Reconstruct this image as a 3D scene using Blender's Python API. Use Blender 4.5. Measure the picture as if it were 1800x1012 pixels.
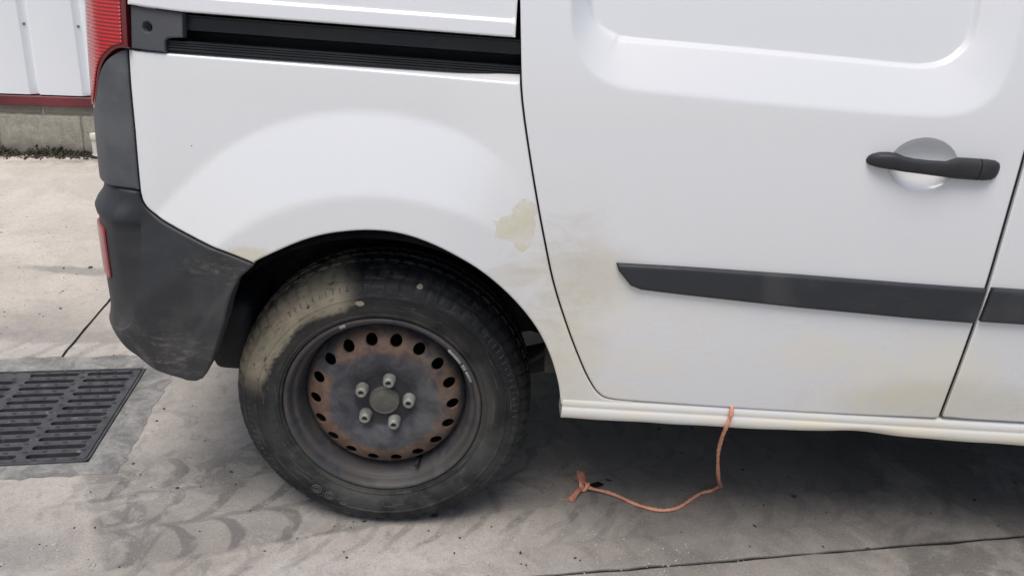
import bpy, bmesh, math, random
import numpy as np
from mathutils import Matrix, Vector
from mathutils.geometry import delaunay_2d_cdt

for o in list(bpy.data.objects): bpy.data.objects.remove(o, do_unlink=True)
random.seed(7); np.random.seed(7)
scene = bpy.context.scene
COL = scene.collection

# ---------------------------------------------------------------- camera, sky, sun
cam = bpy.data.cameras.new('camera'); camo = bpy.data.objects.new('camera', cam); COL.objects.link(camo)
cam.sensor_width = 36; cam.lens = 29.0; cam.clip_start = .02; cam.clip_end = 1000
PITCH, YAW, ROLL = .40233, -.0405, .07889
fw = Vector((-math.sin(YAW)*math.cos(PITCH), math.cos(YAW)*math.cos(PITCH), -math.sin(PITCH)))
rt = Vector((math.cos(YAW), math.sin(YAW), 0)); up = rt.cross(fw)
r2 = math.cos(ROLL)*rt+math.sin(ROLL)*up; u2 = -math.sin(ROLL)*rt+math.cos(ROLL)*up
camo.matrix_world = Matrix(((r2.x, u2.x, -fw.x, .19246), (r2.y, u2.y, -fw.y, -1.50941), (r2.z, u2.z, -fw.z, 1.2362), (0, 0, 0, 1)))
scene.camera = camo

SUN_EL, SUN_AZ = math.radians(66), math.radians(200)     # azimuth clockwise from +Y
world = bpy.data.worlds.new('World'); scene.world = world; world.use_nodes = True
nt = world.node_tree
sky = nt.nodes.new('ShaderNodeTexSky'); sky.sky_type = 'NISHITA'; sky.sun_disc = False
sky.sun_elevation = SUN_EL; sky.sun_rotation = SUN_AZ; sky.dust_density = 4; sky.air_density = 1.2; sky.ozone_density = 1
hs = nt.nodes.new('ShaderNodeHueSaturation'); hs.inputs['Saturation'].default_value = 1.3
nt.links.new(sky.outputs[0], hs.inputs['Color'])
nt.links.new(hs.outputs[0], nt.nodes['Background'].inputs['Color'])
nt.nodes['Background'].inputs['Strength'].default_value = .085
sun = bpy.data.lights.new('sun', 'SUN'); sun.energy = 1.5; sun.angle = math.radians(32); sun.color = (1, .985, .965)
suno = bpy.data.objects.new('sun', sun); COL.objects.link(suno)
sd = Vector((math.sin(SUN_AZ)*math.cos(SUN_EL), math.cos(SUN_AZ)*math.cos(SUN_EL), math.sin(SUN_EL)))
suno.rotation_euler = (-sd).to_track_quat('-Z', 'Y').to_euler(); suno.location = (0, 0, 6)
scene.view_settings.view_transform = 'Standard'; scene.view_settings.look = 'None'
scene.view_settings.exposure = .41; scene.view_settings.gamma = 1

# ---------------------------------------------------------------- body surface
# s = distance along the van's side (metres from the rear axle, forward +), wrapping
# round the rear corner for s < S0; z = height.  Side faces -Y.
S0, RC, PHI = -0.405, 0.16, math.radians(84)
def base_y(z):
    z = np.asarray(z, float)
    up = np.maximum(z-.68, 0); dn = np.maximum(.68-z, 0); hi = np.maximum(z-1.12, 0)
    return -.066 + .20*up**2 + .20*dn**2 + .02*hi**2
def lift(P):
    P = np.array(P, float); P[:, 1] += .075*np.maximum(.68-P[:, 1], 0)**2; return P
def sstep(a, b, x):
    t = np.clip((np.asarray(x, float)-a)/(b-a), 0, 1); return t*t*(3-2*t)
def body(s, z):
    s = np.asarray(s, float); z = np.asarray(z, float)
    d = np.maximum(S0-s, 0)
    bend = np.minimum(d/RC, PHI); tail = np.maximum(d-RC*PHI, 0)
    x = np.where(s >= S0, s, S0-RC*np.sin(bend)-tail*math.cos(PHI))
    y = base_y(z)+RC*(1-np.cos(bend))+tail*math.sin(PHI)
    q = np.maximum(-.10-s, 0); y = y + np.where(q < .31, .035*q*q, .035*.0961+.0217*(q-.31))
    return np.stack([x, y, z+0*x], -1)
def surf(s, z, off=None, e=1e-4):
    """point on the body pushed outward by off(s, z) along the normal"""
    P = body(s, z); a = body(s+e, z)-body(s-e, z); b = body(s, z+e)-body(s, z-e)
    n = np.cross(a, b); n /= np.linalg.norm(n, axis=-1, keepdims=True)
    if off is not None: P = P+n*np.asarray(off(s, z))[..., None]
    return P
WZ = .31
FO = np.array([(-.60,.62),(-.47,.655),(-.401,.723),(-.358,.78),(-.304,.833),(-.241,.877),(-.17,.907),(-.11,.923),(-.051,.93),(.009,.93),(.069,.924),(.129,.91),(.181,.891),(.234,.858),(.273,.815),(.33,.74),(.40,.60),(.45,.40)])
FI = np.array([(-.50,.50),(-.36,.605),(-.303,.666),(-.261,.705),(-.207,.736),(-.144,.763),(-.082,.779),(-.02,.787),(.042,.786),(.104,.777),(.157,.761),(.211,.738),(.26,.70),(.31,.63),(.36,.52),(.40,.36)])
def _polar(c):
    t = np.degrees(np.arctan2(c[:,1]-WZ, c[:,0])); r = np.hypot(c[:,0], c[:,1]-WZ); i = np.argsort(t); return t[i], r[i]
_FO, _FI = _polar(FO), _polar(FI)
def smooth_interp(t, tab):
    # average of several shifted linear interpolations: rounds the corners of the table
    return sum(np.interp(t+k, *tab) for k in (-9,-6,-3,0,3,6,9))/7
def flare(s, z):
    """wheel-arch flare of the quarter panel, 0 outside it, 1 inside"""
    t = np.degrees(np.arctan2(z-WZ, s)); r = np.hypot(s, z-WZ)
    a, b = smooth_interp(t, _FO), smooth_interp(t, _FI)
    u = (a-r)/(a-b)
    k = .05   # crease softness
    q = lambda v: np.where(v < -k, 0, np.where(v > k, v, (v+k)**2/(4*k)))
    w = q(u)-q(u-1)
    return w
def quarter_off(s, z):
    fade = 1-sstep(.10, .30, s)
    return (-.022+.038*flare(s, z))*fade
# ---------------------------------------------------------------- helpers
def link(name, me, mat=None, parent=None, loc=None, **props):
    o = bpy.data.objects.new(name, me); COL.objects.link(o)
    if mat is not None: me.materials.append(mat)
    if parent is not None: o.parent = parent
    if loc is not None: o.location = loc
    for k, v in props.items(): o[k] = v
    return o
def thing(name, label, cat, loc=(0, 0, 0), rz=0, group=None):
    o = bpy.data.objects.new(name, None); COL.objects.link(o); o.location = loc; o.rotation_euler = (0, 0, rz)
    o.empty_display_size = .1; o['label'] = label; o['category'] = cat
    if group: o['group'] = group
    return o
def mesh(name, V, F, smooth=True):
    me = bpy.data.meshes.new(name); me.from_pydata([tuple(map(float, v)) for v in V], [], [tuple(map(int, f)) for f in F]); me.update()
    if smooth: me.shade_smooth()
    return me
def sharp(me, deg=35):
    me.shade_smooth(); me.set_sharp_from_angle(angle=math.radians(deg)); return me
def bm_mesh(bm, name, deg=35):
    me = bpy.data.meshes.new(name); bm.normal_update(); bm.to_mesh(me); bm.free(); return sharp(me, deg)
def box(name, a, b, bevel=0, seg=2):
    bm = bmesh.new(); bmesh.ops.create_cube(bm, size=1)
    for v in bm.verts: v.co = Vector([a[i]+(v.co[i]+.5)*(b[i]-a[i]) for i in range(3)])
    if bevel: bmesh.ops.bevel(bm, geom=bm.edges[:], offset=bevel, segments=seg, affect='EDGES', profile=.6)
    return bm_mesh(bm, name)
def lathe(name, prof, n=128, a0=0, a1=2*math.pi, fn=None, deg=40):
    """profile of (radius, y) turned about the Y axis"""
    full = abs(a1-a0-2*math.pi) < 1e-6; m = n if full else n+1
    V = []; F = []; k = len(prof)
    for i in range(m):
        t = a0+(a1-a0)*i/n
        for j, (r, y) in enumerate(prof):
            p = (r*math.cos(t), y, r*math.sin(t)); V.append(fn(t, j, p) if fn else p)
    for i in range(n):
        i2 = (i+1) % m
        for j in range(k-1): F.append((i*k+j, i*k+j+1, i2*k+j+1, i2*k+j))
    return sharp(mesh(name, V, F), deg)
def resample(P, step, closed=True):
    P = np.array(P, float); Q = np.vstack([P, P[:1]]) if closed else P
    out = []
    for a, b in zip(Q[:-1], Q[1:]):
        n = max(1, int(round(np.linalg.norm(b-a)/step)))
        for k in range(n): out.append(a+(b-a)*k/n)
    if not closed: out.append(Q[-1])
    return np.array(out)
def smooth_line(P, n=8):
    """Catmull-Rom through an open row of points"""
    P = np.array(P, float); E = np.vstack([2*P[0]-P[1], P, 2*P[-1]-P[-2]]); out = []
    for i in range(1, len(E)-2):
        a, b, c, d = E[i-1:i+3]
        for k in range(n):
            t = k/n; out.append(.5*(2*b+(c-a)*t+(2*a-5*b+4*c-d)*t*t+(-a+3*b-3*c+d)*t**3))
    out.append(P[-1]); return np.array(out)
def seg_dist(X, P):
    A = P; B = np.roll(P, -1, 0); best = np.full(len(X), 9.)
    for i in range(0, len(X), 4000):
        x = X[i:i+4000, None, :]; ab = (B-A)[None]; t = np.clip(((x-A)*ab).sum(-1)/np.maximum((ab*ab).sum(-1), 1e-12), 0, 1)
        best[i:i+4000] = np.sqrt((((A+t[..., None]*ab)-x)**2).sum(-1)).min(1)
    return best
def inside(X, P):
    A = P; B = np.roll(P, -1, 0); c = np.zeros(len(X), bool)
    for (x0, y0), (x1, y1) in zip(A, B):
        if y0 == y1: continue
        m = (y0 > X[:, 1]) != (y1 > X[:, 1])
        c ^= m & (X[:, 0] < (x1-x0)*(X[:, 1]-y0)/(y1-y0)+x0)
    return c
def signed(X, P): return np.where(inside(X, P), 1, -1)*seg_dist(X, P)
def triangulate(poly, pts, holes=()):
    loops = [np.array(poly)]+[np.array(h) for h in holes]
    V = []; E = []
    for L in loops:
        k = len(V); V += [Vector(p) for p in L]; E += [(k+i, k+(i+1) % len(L)) for i in range(len(L))]
    V += [Vector(p) for p in pts]
    vo, eo, fo, *_ = delaunay_2d_cdt(V, E, [], 0, 1e-7)
    X = np.array([tuple(v) for v in vo]); T = np.array([f for f in fo if len(f) == 3])
    c = X[T].mean(1); ok = inside(c, loops[0])
    for h in loops[1:]: ok &= ~inside(c, h)
    T = T[ok]
    a, b, d = X[T[:, 0]], X[T[:, 1]], X[T[:, 2]]
    area = (b[:, 0]-a[:, 0])*(d[:, 1]-a[:, 1])-(b[:, 1]-a[:, 1])*(d[:, 0]-a[:, 0])
    T[area < 0] = T[area < 0][:, ::-1]
    return X, T[np.abs(area) > 1e-12]
def panel(name, poly, off, mat, parent, step=.012, er=.004, depth=.012, bstep=.006, fine=(), extra=None, fmap=None, **props):
    """a pressed panel: outline in (s, z) on the body, pushed out by off, edges rolled over and flanged back"""
    fmap = fmap or surf
    B = resample(lift(poly), bstep)
    a = np.roll(B, -1, 0)-np.roll(B, 1, 0)
    if ((B[:, 0]*np.roll(B[:, 1], -1)-B[:, 1]*np.roll(B[:, 0], -1)).sum()) < 0: B = B[::-1]; a = np.roll(B, -1, 0)-np.roll(B, 1, 0)
    nrm = np.stack([-a[:, 1], a[:, 0]], 1); nrm /= np.linalg.norm(nrm, axis=1, keepdims=True)
    pts = []
    for q in (.3, .75, 1.4):
        R = B+nrm*er*q; d = seg_dist(R, B); pts.append(R[(d > er*q*.93) & inside(R, B)])
    def grid(x0, x1, y0, y1, st):
        gx, gy = np.meshgrid(np.arange(x0, x1, st), np.arange(y0, y1, st)); gx[1::2] += st/2
        return np.stack([gx.ravel(), gy.ravel()], 1)
    lo, hi = B.min(0), B.max(0); G = grid(lo[0], hi[0], lo[1], hi[1], step)
    for (x0, x1, y0, y1, st) in fine:
        G = G[~((G[:, 0] > x0) & (G[:, 0] < x1) & (G[:, 1] > y0) & (G[:, 1] < y1))]
        G = np.vstack([G, grid(x0, x1, y0, y1, st)])
    G = G+np.random.uniform(-.05, .05, G.shape)*step*.2
    if extra is not None:
        G = G[seg_dist(G, extra) > .003] if False else G
    G = G[inside(G, B)]; G = G[seg_dist(G, B) > er*2.2]
    X, T = triangulate(B, np.vstack(pts+[G]+([extra] if extra is not None else [])))
    def full(s, z):
        q = np.stack([s, z], 1); d = np.where(inside(q, B), seg_dist(q, B), 0); d = np.minimum(d, er)
        roll = er-np.sqrt(np.maximum(er*er-(er-np.maximum(d, er*.08))**2, 0))
        return (off(s, z) if off else 0*s)-roll
    s, z = X[:, 0], X[:, 1]; e = min(er*.25, .001)
    P = fmap(s, z, full)
    dn = fmap(s+e, z, full)-fmap(s-e, z, full); dz = fmap(s, z+e, full)-fmap(s, z-e, full)
    N = np.cross(dn, dz); N /= np.linalg.norm(N, axis=1, keepdims=True)
    nb = len(B); k = len(X)
    Pb = P[:nb]; nin = fmap(s[:nb], z[:nb], lambda a, b: 0*a-1.)-fmap(s[:nb], z[:nb], lambda a, b: 0*a)
    V = np.vstack([P, Pb, Pb+nin*depth]); F = [tuple(t) for t in T]
    for i in range(nb):
        j = (i+1) % nb; F.append((k+i, k+nb+i, k+nb+j, k+j))
    out2 = np.stack([-nrm[:, 0], np.zeros(nb), -nrm[:, 1]], 1)
    me = mesh(name, V, F); me.normals_split_custom_set_from_vertices([tuple(n) for n in np.vstack([N, out2, out2])])
    return link(name, me, mat, parent, **props)
def tube(name, pts, rad, n=10, twist=0, lobes=0, cap=True):
    P = np.array(pts, float); m = len(P); T = np.gradient(P, axis=0); T /= np.linalg.norm(T, axis=1, keepdims=True)
    ref = np.array([0, 0, 1.]) if abs(T[0][2]) < .9 else np.array([1., 0, 0]); V = []; F = []
    u = np.cross(T[0], ref); u /= np.linalg.norm(u); L = 0
    for i in range(m):
        if i: L += np.linalg.norm(P[i]-P[i-1])
        u = u-T[i]*u.dot(T[i]); u /= np.linalg.norm(u); w = np.cross(T[i], u); r = rad[i] if np.ndim(rad) else rad
        for k in range(n):
            a = 2*math.pi*k/n; rr = r*(1+.16*math.cos(lobes*a+twist*L)) if lobes else r
            V.append(P[i]+rr*(u*math.cos(a)+w*math.sin(a)))
    for i in range(m-1):
        for k in range(n): F.append((i*n+k, i*n+(k+1) % n, (i+1)*n+(k+1) % n, (i+1)*n+k))
    if cap: F.append(tuple(range(n))[::-1]); F.append(tuple((m-1)*n+k for k in range(n)))
    return mesh(name, V, F)

_b = bmesh.new(); bmesh.ops.create_icosphere(_b, subdivisions=1, radius=1); _b.verts.ensure_lookup_table()
ICV = np.array([v.co[:] for v in _b.verts]); ICF = np.array([[v.index for v in f.verts] for f in _b.faces]); _b.free()
def scatter(name, items, rough=.18):
    """many small irregular lumps (x, y, z, rx, ry, rz, turn) as one mesh"""
    A = np.array(items); n = len(A); k = len(ICV); ca, sa = np.cos(A[:, 6]), np.sin(A[:, 6])
    P = ICV[None]*A[:, None, 3:6]+np.random.normal(0, 1, (n, k, 3))*A[:, 4][:, None, None]*rough
    X = P[..., 0]*ca[:, None]-P[..., 1]*sa[:, None]; Y = P[..., 0]*sa[:, None]+P[..., 1]*ca[:, None]
    V = np.stack([X, Y, P[..., 2]], -1)+A[:, None, :3]; F = (ICF[None]+(np.arange(n)*k)[:, None, None]).reshape(-1, 3)
    return sharp(mesh(name, V.reshape(-1, 3), F), 60)

# ---------------------------------------------------------------- materials
class Mat:
    def __init__(s, name, rough=.5, base=(.5, .5, .5), metal=0, spec=.5, coat=0):
        s.m = bpy.data.materials.new(name); s.m.use_nodes = True; s.t = s.m.node_tree; s.b = s.t.nodes['Principled BSDF']
        s.set('Base Color', base); s.set('Roughness', rough); s.set('Metallic', metal); s.set('Specular IOR Level', spec); s.set('Coat Weight', coat)
        s.co = s.t.nodes.new('ShaderNodeTexCoord').outputs['Object']; s._xyz = None
    def inp(s, sock, v):
        if isinstance(v, bpy.types.NodeSocket): s.t.links.new(v, sock)
        elif sock.type == 'RGBA' and not np.isscalar(v): sock.default_value = (*v[:3], 1)
        elif sock.type == 'RGBA': sock.default_value = (v, v, v, 1)
        else: sock.default_value = v
    def set(s, k, v): s.inp(s.b.inputs[k], v)
    def xyz(s):
        if not s._xyz: n = s.t.nodes.new('ShaderNodeSeparateXYZ'); s.inp(n.inputs[0], s.co); s._xyz = n.outputs
        return s._xyz
    def math(s, op, a, b=0., c=0., clamp=False):
        n = s.t.nodes.new('ShaderNodeMath'); n.operation = op; n.use_clamp = clamp
        for i, v in enumerate((a, b, c)): s.inp(n.inputs[i], v)
        return n.outputs[0]
    def ss(s, v, a, b):            # smoothstep a..b -> 0..1
        n = s.t.nodes.new('ShaderNodeMapRange'); n.interpolation_type = 'SMOOTHSTEP'
        s.inp(n.inputs[0], v); n.inputs[1].default_value = a; n.inputs[2].default_value = b
        if a > b: n.inputs[1].default_value = b; n.inputs[2].default_value = a; n.inputs[3].default_value = 1; n.inputs[4].default_value = 0
        return n.outputs[0]
    def mul(s, *a):
        r = a[0]
        for b in a[1:]: r = s.math('MULTIPLY', r, b)
        return r
    def add(s, a, b): return s.math('ADD', a, b)
    def noise(s, scale, detail=4, rough=.55, dist=0, vec=None, stretch=None, w=0):
        v = vec if vec is not None else s.co
        if stretch or w:
            mp = s.t.nodes.new('ShaderNodeMapping'); s.inp(mp.inputs[0], v); mp.inputs['Scale'].default_value = stretch or (1, 1, 1); mp.inputs['Location'].default_value = (w, w*1.7, w*.6); v = mp.outputs[0]
        n = s.t.nodes.new('ShaderNodeTexNoise'); s.inp(n.inputs['Vector'], v); n.inputs['Scale'].default_value = scale
        n.inputs['Detail'].default_value = detail; n.inputs['Roughness'].default_value = rough; n.inputs['Distortion'].default_value = dist
        return n.outputs['Fac']
    def voro(s, scale, feature='F1', out='Distance', vec=None):
        n = s.t.nodes.new('ShaderNodeTexVoronoi'); n.feature = feature; n.inputs['Scale'].default_value = scale
        s.inp(n.inputs['Vector'], vec if vec is not None else s.co); return n.outputs[out]
    def mix(s, f, a, b, mode='MIX'):
        n = s.t.nodes.new('ShaderNodeMix'); n.data_type = 'RGBA'; n.blend_type = mode
        s.inp(n.inputs[0], f); s.inp(n.inputs[6], a); s.inp(n.inputs[7], b); return n.outputs[2]
    def bump(s, h, strength=.3, dist=.002):
        n = s.t.nodes.new('ShaderNodeBump'); n.inputs['Strength'].default_value = strength; n.inputs['Distance'].default_value = dist
        s.inp(n.inputs['Height'], h); s.t.links.new(n.outputs[0], s.b.inputs['Normal'])
    def blob(s, cx, cz, rx, rz, soft=.4, jag=.5, scale=30, ax=(0, 2)):
        """patch with a ragged edge centred at two coordinates"""
        p = s.xyz(); dx = s.math('DIVIDE', s.math('SUBTRACT', p[ax[0]], cx), rx); dz = s.math('DIVIDE', s.math('SUBTRACT', p[ax[1]], cz), rz)
        r = s.math('SQRT', s.add(s.mul(dx, dx), s.mul(dz, dz)))
        r = s.add(r, s.math('MULTIPLY', s.math('SUBTRACT', s.noise(scale, 5, .6, .6), .5), jag*2))
        return s.ss(r, 1+soft*.5, 1-soft*.5)

def paint_mat():
    m = Mat('white_paint', rough=.30, spec=.5, coat=.9)
    p = m.xyz(); x, z = p[0], p[2]
    base = m.mix(m.noise(1.6, 3), (.745, .757, .768), (.765, .772, .775))
    # road film, heavier low down and behind the wheel arch
    low = m.add(m.ss(z, .80, .38), m.mul(m.ss(z, .375, .355), .5)); film = m.mul(low, m.ss(m.noise(5, 6, .6, .3, stretch=(1, 1, 2.2)), .38, .75))
    c = m.mix(m.math('MULTIPLY', film, .85), base, (.80, .75, .61))
    seam = m.mul(m.blob(.335, .60, .10, .19, 1.2, .35, 12), m.ss(m.noise(14, 7, .72, .6, stretch=(1, 1, 2.)), .30, .75))
    c = m.mix(m.math('MULTIPLY', seam, .5), c, (.50, .44, .31))
    c = m.mix(m.math('MULTIPLY', m.blob(.40, .655, .09, .055, 1.3, .5, 18), .4), c, (.55, .49, .34))
    c = m.mix(m.mul(m.blob(.375, .455, .060, .13, 1.1, .4, 10), .42), c, (.73, .675, .52))
    # peeled lacquer
    peel = m.blob(.262, .772, .022, .026, .10, .75, 26)
    for q in ((.243, .742, .036, .022, .10, .9, 30), (.262, .722, .017, .026, .10, .9, 38), (.272, .748, .014, .030, .1, .6, 30)): peel = m.math('MAXIMUM', peel, m.blob(*q))
    c = m.mix(m.math('MULTIPLY', peel, m.ss(m.noise(30, 7, .75, .5), .18, .62)), c, (.655, .61, .47))
    peel2 = m.blob(.245, .645, .05, .022, .3, .8, 30); c = m.mix(m.math('MULTIPLY', peel2, .32), c, (.60, .56, .43))
    corner = m.blob(-.235, .662, .045, .014, .9, .9, 40); c = m.mix(m.math('MULTIPLY', corner, .5), c, (.60, .52, .30))
    c = m.mix(m.mul(m.blob(1.15, .42, .22, .05, 1.2, .6, 9), .45), c, (.60, .55, .40))
    chips = m.ss(m.voro(16, vec=None), .030, .018); chips = m.mul(chips, m.ss(m.noise(3.1, 2, w=3), .56, .60))
    c = m.mix(chips, c, (.13, .12, .10))
    m.set('Base Color', c)
    m.set('Roughness', m.math('ADD', .24, m.math('MULTIPLY', m.math('ADD', film, seam), .30)))
    m.set('Coat Weight', m.math('MULTIPLY', m.math('SUBTRACT', 1., film), .95)); m.b.inputs['Coat Roughness'].default_value = .12
    m.bump(m.noise(420, 2, .5), .03, .0006)
    return m.m
def plastic_mat(name, col, dusty=(.16, .16, .155), amt=.5, rough=.55):
    m = Mat(name, rough=rough, spec=.4)
    n = m.noise(7, 6, .62, .5); f = m.mul(m.ss(n, .42, .72), amt)
    c = m.mix(f, col, dusty)
    streak = m.mul(m.ss(m.noise(60, 4, .7, .2, stretch=(.35, .35, 1.2)), .60, .74), .35); c = m.mix(streak, c, dusty)
    m.set('Base Color', c); m.set('Roughness', m.math('ADD', rough-.08, m.math('MULTIPLY', n, .25)))
    m.bump(m.add(m.noise(900, 2), m.noise(160, 3)), .12, .0006)
    return m.m
def bumper_mat():
    m = Mat('bumper_plastic', rough=.5, spec=.4)
    n = m.noise(6, 6, .62, .6); c = m.mix(m.mul(m.ss(n, .40, .72), .55), (.026, .028, .032), (.068, .068, .069))
    p = m.xyz(); scuff = m.mul(m.blob(-.42, .435, .09, .045, 1.0, .5, 12), m.ss(m.noise(70, 7, .8, .2, stretch=(.3, 1, 1.1)), .50, .70))
    c = m.mix(m.mul(scuff, .6), c, (.33, .31, .26))
    top = m.mul(m.blob(-.285, .625, .08, .025, 1., .5, 20), m.ss(m.noise(90, 6, .8, .3, stretch=(.4, 1, 1)), .46, .70)); c = m.mix(m.mul(top, .28), c, (.30, .28, .22))
    dust = m.mul(m.ss(p[2], .62, .40), m.ss(m.noise(14, 5, .6), .45, .7)); c = m.mix(m.mul(dust, .35), c, (.18, .17, .15))
    m.set('Base Color', c); m.set('Roughness', m.math('ADD', .40, m.math('MULTIPLY', n, .25))); m.bump(m.add(m.noise(900, 2), m.noise(200, 3)), .12, .0006)
    return m.m
def plain(name, col, rough=.6, metal=0, spec=.4, n=0):
    m = Mat(name, rough=rough, base=col, metal=metal, spec=spec)
    if n:
        c = m.mix(m.ss(m.noise(n, 5, .6), .3, .7), tuple(v*.75 for v in col), tuple(min(1, v*1.25) for v in col)); m.set('Base Color', c)
    return m.m
def polar(m):
    p = m.xyz(); r = m.math('SQRT', m.add(m.mul(p[0], p[0]), m.mul(p[2], p[2]))); t = m.math('ARCTAN2', p[2], p[0]); return r, t
def tyre_mat():
    m = Mat('tyre_rubber', rough=.75, spec=.3); r, t = polar(m); p = m.xyz()
    cv = m.t.nodes.new('ShaderNodeCombineXYZ'); m.inp(cv.inputs[0], m.math('MULTIPLY', t, .25)); m.inp(cv.inputs[1], r); m.inp(cv.inputs[2], m.math('MULTIPLY', p[1], .5)); pv = cv.outputs[0]
    n = m.noise(9, 6, .62, .4)
    c = m.mix(m.ss(n, .35, .7), (.009, .0095, .011), (.023, .024, .026))
    # grey-green road dust on the lower and right sidewall
    low = m.ss(m.add(p[2], m.math('MULTIPLY', m.noise(7, 5, .6), .18)), .12, -.02)
    c = m.mix(m.mul(low, m.ss(m.noise(6, 6, .65, .6), .36, .62), .7), c, (.066, .070, .065))
    ring = m.mul(m.ss(r, .25, .225), m.ss(m.noise(8, 5), .35, .6)); c = m.mix(m.mul(ring, .5), c, (.085, .083, .073))
    streak = m.ss(m.noise(55, 5, .65, .2, vec=pv, stretch=(.3, 3, 1)), .55, .68); c = m.mix(m.mul(streak, .28), c, (.15, .145, .13))
    # dried mud on the upper rear quarter
    ang = m.mul(m.ss(t, 1.72, 1.95), m.ss(t, 3.12, 2.80))
    edge = m.add(r, m.math('MULTIPLY', m.math('SUBTRACT', m.noise(16, 6, .65, .5), .5), .05))
    band = m.mul(m.ss(edge, .236, .250), m.ss(edge, .325, .312))
    mud = m.mul(ang, band, m.ss(m.noise(42, 6, .7, .4, vec=pv, stretch=(1, 4, 1)), .32, .42))
    c = m.mix(m.mul(mud, .9), c, m.mix(m.ss(n, .35, .65), (.22, .195, .14), (.34, .30, .22)))
    spl = m.mul(m.blob(-.045, .245, .010, .006, .3, .8, 60), 1.); c = m.mix(spl, c, (.30, .27, .20))
    spl = m.blob(.07, .283, .006, .004, .3, .8, 60); c = m.mix(spl, c, (.32, .29, .22))
    spl = m.mul(m.ss(m.voro(60), .10, .05), m.ss(m.noise(5, 3, w=4), .55, .62)); c = m.mix(m.mul(spl, .6), c, (.26, .23, .17))
    m.set('Base Color', c); m.set('Roughness', m.math('ADD', .50, m.math('MULTIPLY', m.add(low, mud), .3)))
    h = m.add(m.noise(70, 4, .6, .3, vec=pv, stretch=(1, .4, 1)), m.math('MULTIPLY', m.add(mud, m.noise(300, 3)), .5)); m.bump(h, .7, .003)
    return m.m
def rim_mat():
    m = Mat('steel_rim', rough=.6, spec=.4); r, t = polar(m)
    n = m.noise(22, 7, .65, .6); n2 = m.noise(7, 5, .6, .4)
    c = m.mix(m.ss(n, .35, .7), (.036, .039, .048), (.090, .091, .097))
    rust = m.mul(m.ss(r, .108, .128), m.ss(r, .172, .160), m.ss(m.add(n2, m.math('MULTIPLY', n, .35)), .52, .68))
    c = m.mix(m.mul(rust, .8), c, m.mix(m.ss(n, .3, .7), (.105, .063, .043), (.21, .13, .086)))
    fl = m.mul(m.ss(r, .172, .18), m.ss(n, .35, .6)); c = m.mix(m.mul(fl, .7), c, (.058, .047, .038))
    dust = m.mul(m.ss(m.noise(5, 6, .65, .5, w=2), .48, .68), .34); c = m.mix(dust, c, (.15, .145, .135))
    hub = m.mul(m.ss(r, .068, .06), .8); c = m.mix(hub, c, (.018, .019, .022))
    sp = m.ss(m.voro(240), .16, .08); c = m.mix(m.mul(sp, m.ss(n2, .5, .7), .5), c, (.22, .21, .2))
    m.set('Base Color', c); m.bump(m.noise(120, 5, .7), .35, .0012)
    return m.m
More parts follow.
